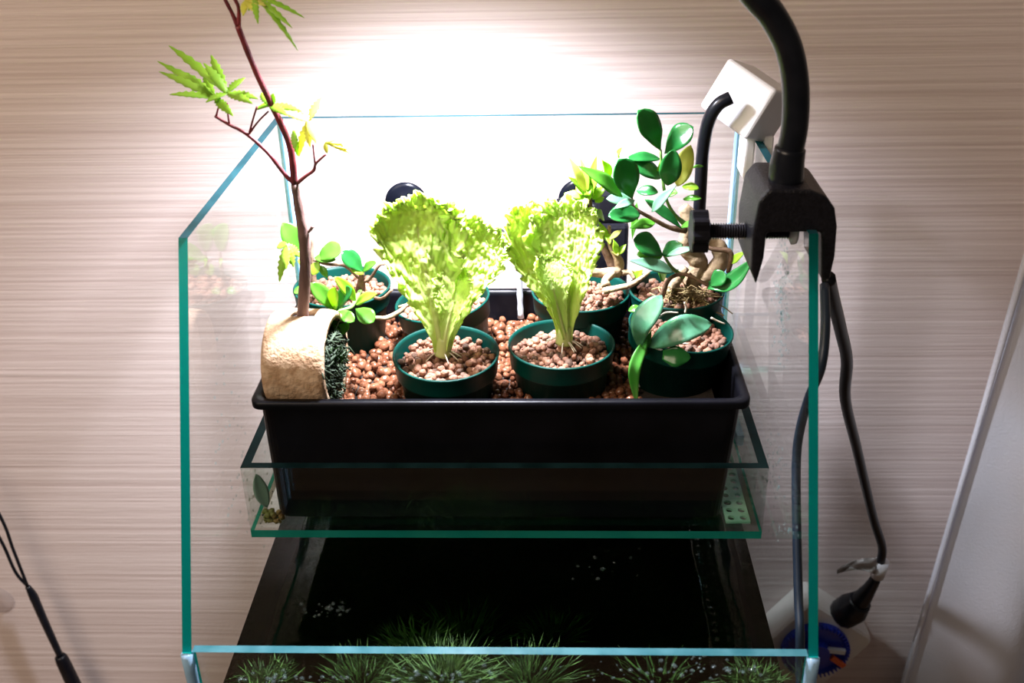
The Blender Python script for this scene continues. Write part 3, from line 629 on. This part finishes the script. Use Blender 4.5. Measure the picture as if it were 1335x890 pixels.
for pts in ([(411, 214), (409, 200), (408, 188)], [(325, 174), (330, 155), (335, 139)], [(325, 174), (337, 158), (350, 145)], [(299, 162), (297, 148), (296, 134)], [(282, 151), (284, 143), (287, 134)]):
    twig(cup, [tp_(*p) for p in pts], [.0006, .0005, .0005], 'maple_bark_red', 'leaf_stalk')
twig(cup, [tp_(397, 306), tp_(404, 300), tp_(408, 295)], [.0009, .0008, .0010], 'maple_bark', 'bud_twig')
def maple_leaf(parent, base, tips, wpx, m_):
    """one palmate leaf: narrow toothed lobes joined at the stalk"""
    bp_ = atY(*base); parts = []
    for (x, y, dy) in tips:
        e_ = atY(x, y, base[2]+dy); d = e_-bp_; L = d.length; face = V((rnd.gauss(0, .2), -.5, .85)); sd = d.cross(face).normalized(); nm = sd.cross(d).normalized(); v, f = [], []; n = 14
        wd = wpx*(bp_-CAM).dot(fw)/FPX
        for i in range(n+1):
            q = i/n; hw = wd*.5*(math.sin(math.pi*min(1, q*.93+.07))**.9)*(1.0 if i % 2 else .66)
            ctr = bp_+d*q-nm*L*.12*q*q
            v += [ctr-sd*hw+nm*hw*.3, ctr, ctr+sd*hw+nm*hw*.3]
        for i in range(n): f += [(3*i, 3*i+1, 3*i+4, 3*i+3), (3*i+1, 3*i+2, 3*i+5, 3*i+4)]
        parts.append((v, f))
    return obj('leaf', *merge(parts), m_, parent, True, solid=.0003)
maple_leaf(cup, tp_(280, 128), [(205, 72, .012), (208, 88, 0), (232, 84, .02), (222, 118, -.01), (262, 92, .02), (300, 146, -.02)], 14, 'maple_leaf')
maple_leaf(cup, tp_(296, 122), [(266, 78, .01), (272, 66, .02), (318, 98, .01), (334, 124, -.01), (326, 130, -.015), (216, 48, .03), (268, 130, -.01)], 15, 'maple_leaf')
maple_leaf(cup, tp_(352, 138), [(340, 118, .01), (356, 122, .0), (390, 140, -.01), (372, 146, -.015), (330, 140, .01)], 14, 'maple_leaf')
maple_leaf(cup, tp_(402, 158), [(420, 122, .01), (388, 140, .005), (402, 190, -.012), (386, 204, -.005), (412, 184, -.015), (366, 142, 0)], 14, 'maple_leaf_pale')
maple_leaf(cup, tp_(424, 186), [(426, 200, -.004), (440, 180, 0), (470, 184, .004), (465, 200, 0), (455, 192, 0)], 8, 'maple_leaf_pale')
maple_leaf(cup, tp_(383, 170), [(387, 204, -.004), (384, 196, -.008)], 10, 'maple_leaf')
maple_leaf(cup, tp_(332, -6), [(396, 16, -.01), (390, 54, -.03), (378, 30, -.02), (334, 26, -.02), (322, 14, 0), (360, -24, .02), (310, -8, .01)], 10, 'maple_leaf')
maple_leaf(cup, tp_(322, 0), [(332, 14, -.01), (345, 4, -.01), (316, 18, -.01), (300, -16, .01)], 12, 'maple_leaf_pale')
maple_leaf(cup, tp_(374, 318, .02), [(362, 367, -.012), (372, 350, -.01), (383, 348, -.006), (360, 322, .0), (392, 335, 0)], 13, 'maple_leaf')

# ------------------------------------------------------------------ lamp on a clamp
lamp = thing('clamp_lamp', atY(1030, 300, .119), 'black gooseneck lamp clamped on the slanted glass side', 'lamp')
ya, yb = .1035, .148
q = lambda x, y: (lambda p: (p.x, p.z))(atY(x, y, ya))
body = [q(*p) for p in ((1003, 247), (1058, 248), (1078, 256), (1089, 272), (1092, 296), (1089, 335), (1082, 366), (1071, 366), (1071, 303), (1000, 304), (996, 338), (986, 372), (979, 352), (981, 306), (990, 262))]
obj('clamp_body', *prism(body, 1, ya, yb), 'clamp_plastic', lamp, bevel=.0015)
ym = .124; zs = atY(960, 301, ym).z; xk = atY(915, 301, ym).x; xj = q(985, 300)[0]
pts = []
# threaded screw with knurled knob and pad
pr = []
L0, L1 = xk, H-G-.004
nt_ = 34
for k in range(nt_*2+1):
    pr.append((.0046 if k % 2 else .0034, L0+(L1-L0)*k/(nt_*2)))
MX = Matrix.Rotation(math.pi/2, 3, 'Y')
obj('clamp_screw', *lathe(pr, (0, ym, zs), 16, MX, (True, True)), 'steel_black', lamp)
v, f = [], []
for k, xx in enumerate((xk-.006, xk-.0055, xk+.0025, xk+.003)):
    for j in range(48):
        a = 2*math.pi*j/48; r = (.0102 if k in (0, 3) else .0112)*(1+.10*math.cos(8*a)); v.append((xx, ym+r*math.cos(a), zs+r*math.sin(a)))
for k in range(3): f += [(k*48+j, k*48+(j+1) % 48, (k+1)*48+(j+1) % 48, (k+1)*48+j) for j in range(48)]
f += [tuple(range(48))[::-1], tuple(range(144, 192))]
obj('clamp_knob', v, f, 'black_plastic', lamp)
obj('clamp_pad', *lathe([(.0, 0), (.007, 0), (.0075, .001), (.0075, .0025), (.004, .004), (.0, .004)], (H-G, ym, zs), 20, Matrix.Rotation(-math.pi/2, 3, 'Y')), 'white_plastic', lamp, True)
gp = [atY(1024, 246, .119), atY(1026, 215, .119), atY(1036, 165, .119), atY(1037, 110, .119), atY(1028, 62, .119), atY(1008, 22, .119), atY(984, -6, .119)]
g_end = gp[-1]
gp += [g_end+V((-.018, .002, .018)), g_end+V((-.045, .006, .034)), V((.06, .128, .372)), V((.02, .135, .385)), LAMP+V((.02, -.018, .022))]
gn = obj('gooseneck', *tube(gp, .0068, 16, 8), 'rubber_black', lamp, True)
obj('neck_collar', *tube(gp[0:3][:2]+[gp[1].lerp(gp[2], .45)], [.0092, .0088, .0078], 18, 4), 'rubber_black', lamp, True)
HM = (AIM-LAMP).to_track_quat('Z', 'Y').to_matrix()
sh = obj('lamp_shade', *lathe([(.004, -.045), (.012, -.044), (.020, -.036), (.030, -.018), (.034, -.003), (.034, -.001), (.032, -.001), (.028, -.016), (.018, -.030), (.004, -.034)], LAMP, 36, HM), 'black_plastic', lamp, True)
obj('led_disc', *lathe([(.0005, -.012), (.027, -.012), (.027, -.014), (.0005, -.014)], LAMP, 32, HM), 'led_face', sh)
# power cable of the lamp down to the timer
pl = [atY(1080, 362, .1185), atY(1085, 385, .135), atY(1096, 430, .17), atY(1104, 470, .20), atY(1102, 520, .235), atY(1116, 580, .28), atY(1130, 640, .32), atY(1140, 680, .345), atY(1150, 712, .36), atY(1148, 732, .365), atY(1143, 752, .37)]
obj('power_cable', *tube(pl, .0040, 10, 6), 'rubber_black', lamp, True)

# dark blue cord hanging outside the right pane
cb = [atX(1075, 371, .1765), atX(1076, 430, .174), atX(1070, 480, .171), atX(1054, 520, .1695), atX(1042, 565, .169), atX(1038, 610, .169), atX(1039, 700, .169), atX(1041, 780, .169), atX(1043, 850, .169)]
cb = cb+[V((.176, .035, -.14)), V((.178, .06, -.35)), V((.19, .1, -.6)), V((.2, .12, -.893))]
tag(obj('pump_cord', *tube(cb, .0026, 8, 6), 'cable_blue', smooth=True), 'thin dark blue cord hanging down along the outside of the aquarium', 'cord')

# ------------------------------------------------------------------ white hang-on box with black hose
BYC = .262
tg = thing('hang_on_box', V((.1625, BYC, .19)), 'white plastic box hooked over the top edge of the glass near the wall', 'box')
cB = atY(972, 138, BYC-.01)
MB = Matrix.Rotation(math.radians(28), 3, 'Y') @ Matrix.Rotation(math.radians(-44), 3, 'Z')
def rbox(hx, hy, hz, c, M): v, f = box(-hx, hx, -hy, hy, -hz, hz); return [c+M @ V(p) for p in v], f
obj('box_body', *rbox(.0205, .017, .0175, cB+V((.004, .01, .0)), MB), 'white_plastic', tg, bevel=.0025, segs=3)
for s in (-1, 1):
    x = H-.0025+s*.0058
    obj('hook_leg', *box(x-.003, x+.003, BYC-.012, BYC+.014, .168, .197), 'white_plastic', tg, bevel=.0012)
hp = [atY(953, 127, BYC-.024), atY(936, 137, BYC-.024), atY(923, 160, BYC-.022), atY(916, 200, BYC-.018), atY(913, 250, BYC-.012), atY(911, 300, BYC+.0), atY(912, 360, BYC+.03), V((.141, .311, .075)), V((.141, .3125, .03))]
obj('hose', *tube(hp, .0042, 12, 6), 'rubber_black', tg, True)

# ------------------------------------------------------------------ pump, suction cups and falling water at the back pane
YI = YK-G
def suction(x, y, r, label):
    p = atY(x, y, YI-.004); t = thing('suction_cup', (p.x, YI, p.z), label, 'suction cup', 'black suction cups on the back pane')
    M = Matrix.Rotation(math.pi/2, 3, 'X'); c = V((p.x, YI, p.z))
    obj('cup_disc', *lathe([(r, .0002), (r, .0010), (r*.8, .0022), (r*.45, .0034), (.0035, .006), (.0005, .007)], c, 32, M), 'cup_rubber', t, True)
    obj('nub', *lathe([(.0035, .006), (.0035, .010), (.0055, .0105), (.0055, .014), (.0005, .0145)], c, 18, M), 'cup_rubber', t, True)
suction(529, 266, .0155, 'round black suction cup on the back pane above the first lettuce')
suction(756, 262, .0155, 'round black suction cup on the back pane behind the young bonsai')
p0 = atY(793, 330, .306)
pm = thing('water_pump', (p0.x, .306, .05), 'slim black water pump standing on the back pane behind the young bonsai', 'pump')
obj('pump_body', *box(p0.x-.014, p0.x+.014, .300, .3165, .058, .118), 'black_plastic', pm, bevel=.003)
obj('pump_head', *box(p0.x-.010, p0.x+.012, .302, .3165, .118, .142), 'black_plastic', pm, bevel=.003)
a0 = atY(655, 303, .270)
obj('outlet_pipe', *tube([V((p0.x-.008, .307, .128)), V((p0.x-.03, .311, .133)), V((a0.x+.008, .290, a0.z-.002)), V((a0.x, .268, a0.z-.002))], .003, 10, 6), 'black_plastic', pm, True)
obj('outlet_nozzle', *tube([V((a0.x, .270, a0.z-.001)), V((a0.x-.0005, .260, a0.z-.004))], [.0042, .0038], 14, 0), 'steel_black', pm, True)
s0, s1 = atY(676, 340, .2575), atY(679, 414, .2565)
ws = obj('water_stream', *tube([V((a0.x, .261, a0.z-.005)), V((a0.x+.006, .258, a0.z-.012)), s0, s0.lerp(s1, .5), s1], [.0016, .0016, .0019, .0022, .0024], 10, 6, wob=.3), 'water_white', None, True)
tag(ws, 'thin white stream of water falling into the tray between the lettuces', 'water', kind='stuff')

# ------------------------------------------------------------------ things on the wall
c0 = atY(1062, 846, .383)
tm = thing('plug_timer', (c0.x, WY, c0.z), 'cream plug-in timer with a blue dial on the wall below the lamp cable', 'timer')
s = .043; rc = .010; RT = Matrix.Rotation(math.radians(36), 3, 'Y')
rr_ = [(p[0], p[1]) for p in ring(-s, s, -s, s, 0, rc)]
tr_ = lambda x, z, y: V((c0.x, y, c0.z)) + RT @ V((x, 0, z))
obj('timer_case', *loft([[tr_(x*.98, z*.98, WY-.0005) for x, z in rr_], [tr_(x, z, .396) for x, z in rr_], [tr_(x*.985, z*.985, .388) for x, z in rr_], [tr_(x*.94, z*.94, .385) for x, z in rr_]]), 'cream_plastic', tm)
MYr = Matrix.Rotation(math.pi/2, 3, 'X')
dr_ = obj('dial_ring', *lathe([(.0005, .0), (.0335, .0), (.0335, .004), (.030, .006), (.028, .003), (.0005, .003)], V((c0.x, .3852, c0.z)), 48, MYr), 'blue_dial', tm)
dc = obj('dial_centre', *lathe([(.0005, .0), (.014, .0), (.013, .009), (.0005, .010)], V((c0.x, .3822, c0.z)), 32, MYr), 'blue_dial', tm)
for k in range(48):
    a = 2*math.pi*k/48; p = V((c0.x+.0318*math.cos(a), .3790, c0.z+.0318*math.sin(a))); obj('dial_tooth', *rbox(.0018, .002, .0008, p, Matrix.Rotation(-a, 3, 'Y')), 'blue_dial', dr_)
for (x, y, m_, ang) in ((1092, 862, 'orange_pin', 40), (1090, 848, 'tag_white', 8), (1062, 806, 'orange_pin', 80)):
    obj('dial_pin', *rbox(.009, .002, .0028, atY(x, y, .3765), Matrix.Rotation(math.radians(ang), 3, 'Y')), m_, tm, bevel=.0006)
pg = thing('power_plug', atY(1112, 796, .385), 'black angled plug of the lamp cable pushed into the timer', 'plug')
obj('plug_body', *tube([atY(1099, 800, .388), atY(1112, 792, .382), atY(1122, 783, .378)], [.015, .0155, .011], 12, 4), 'rubber_black', pg, True)
obj('strain_relief', *tube([atY(1120, 785, .378), atY(1133, 768, .374), atY(1143, 752, .370)], [.0100, .0066, .0048], 12, 4), 'rubber_black', pg, True)
tgl = thing('cable_tag', atY(1144, 742, .366), 'small white tag with crumpled clear film wrapped around the lamp cable', 'tag')
obj('tag_band', *tube([atY(1150, 732, .3645), atY(1144, 750, .3685)], [.0066, .0066], 14, 0, True), 'tag_white', tgl, True)
v, f = [], []
for i in range(15):
    for j in range(7):
        u = i/14; w = (j/6-.5); x = 1143-u*52; y = 738-6*math.sin(u*3)+u*8+w*22*(1-u*.75)
        v.append(atY(x, y, .362+.006*noise.noise(V((u*5, w*3, 2)))))
for i in range(14):
    for j in range(6): a = i*7+j; f.append((a, a+7, a+8, a+1))
obj('tag_film', v, f, 'tag_clear', tgl, True, solid=.0003)
# hanging earphone-like cord at left
YC = .395
cd_ = thing('hanging_cord', atY(88, 880, YC), 'thin black cord with two strands joining at a black connector by the wall', 'cord')
j0 = atY(36, 764, YC)
obj('strand', *tube([atY(-50, 590, YC), atY(0, 672, YC), atY(18, 718, YC), j0], .0016, 8, 6), 'rubber_black', cd_, True)
obj('strand', *tube([atY(-40, 640, YC), atY(0, 702, YC), atY(20, 745, YC), j0], .0016, 8, 6), 'rubber_black', cd_, True)
obj('joined_strand', *tube([j0, atY(44, 778, YC), atY(58, 810, YC), atY(80, 858, YC)], [.0026, .0044, .0040, .0034], 8, 6), 'rubber_black', cd_, True)
obj('connector', *tube([atY(78, 855, YC), atY(82, 862, YC), atY(98, 896, YC), atY(130, 965, YC)], [.0056, .0068, .0074, .0070], 12, 4), 'black_plastic', cd_, True)
p = atY(-2, 781, WY)
sc = thing('clear_suction_hook', (p.x, WY, p.z), 'round clear suction cup stuck on the wallpaper beside the black cord', 'suction cup')
obj('clear_cup', *lathe([(.0165, .0003), (.0165, .0012), (.012, .004), (.005, .006), (.0005, .006)], V((p.x, WY, p.z)), 32, Matrix.Rotation(math.pi/2, 3, 'X')), 'clear_rubber', sc, True)
obj('hook', *tube([V((p.x, WY-.005, p.z)), V((p.x, WY-.012, p.z)), V((p.x, WY-.014, p.z-.008)), V((p.x, WY-.020, p.z-.006))], .0014, 8, 4), 'clear_rubber', sc, True)
# curtain at right
v, f = [], []
nu, nz = 90, 30; xl = lambda z: .412+.055*(z-.05)
for k in range(nz+1):
    z = -.86+1.7*k/nz
    for i in range(nu+1):
        u = i/nu; x = xl(z)+u*.95
        v.append((x, .372+.020*math.sin(u*46+1.2)*min(1, .4+u*4)+.006*noise.noise(V((u*14, z*3, 0)))+.012*math.exp(-u*60), z))
for k in range(nz):
    for i in range(nu): a = k*(nu+1)+i; f.append((a, a+1, a+nu+2, a+nu+1))
ct = thing('curtain', (.9, .372, -.86), 'pale bluish translucent curtain hanging at the side in front of the wallpaper', 'curtain')
obj('curtain_cloth', v, f, 'curtain', ct, True, solid=.0012)
obj('hem', *tube([(xl(-.86+1.7*k/nz), .384, -.86+1.7*k/nz) for k in range(nz+1)], .0022, 6, 0), 'curtain', ct, True)
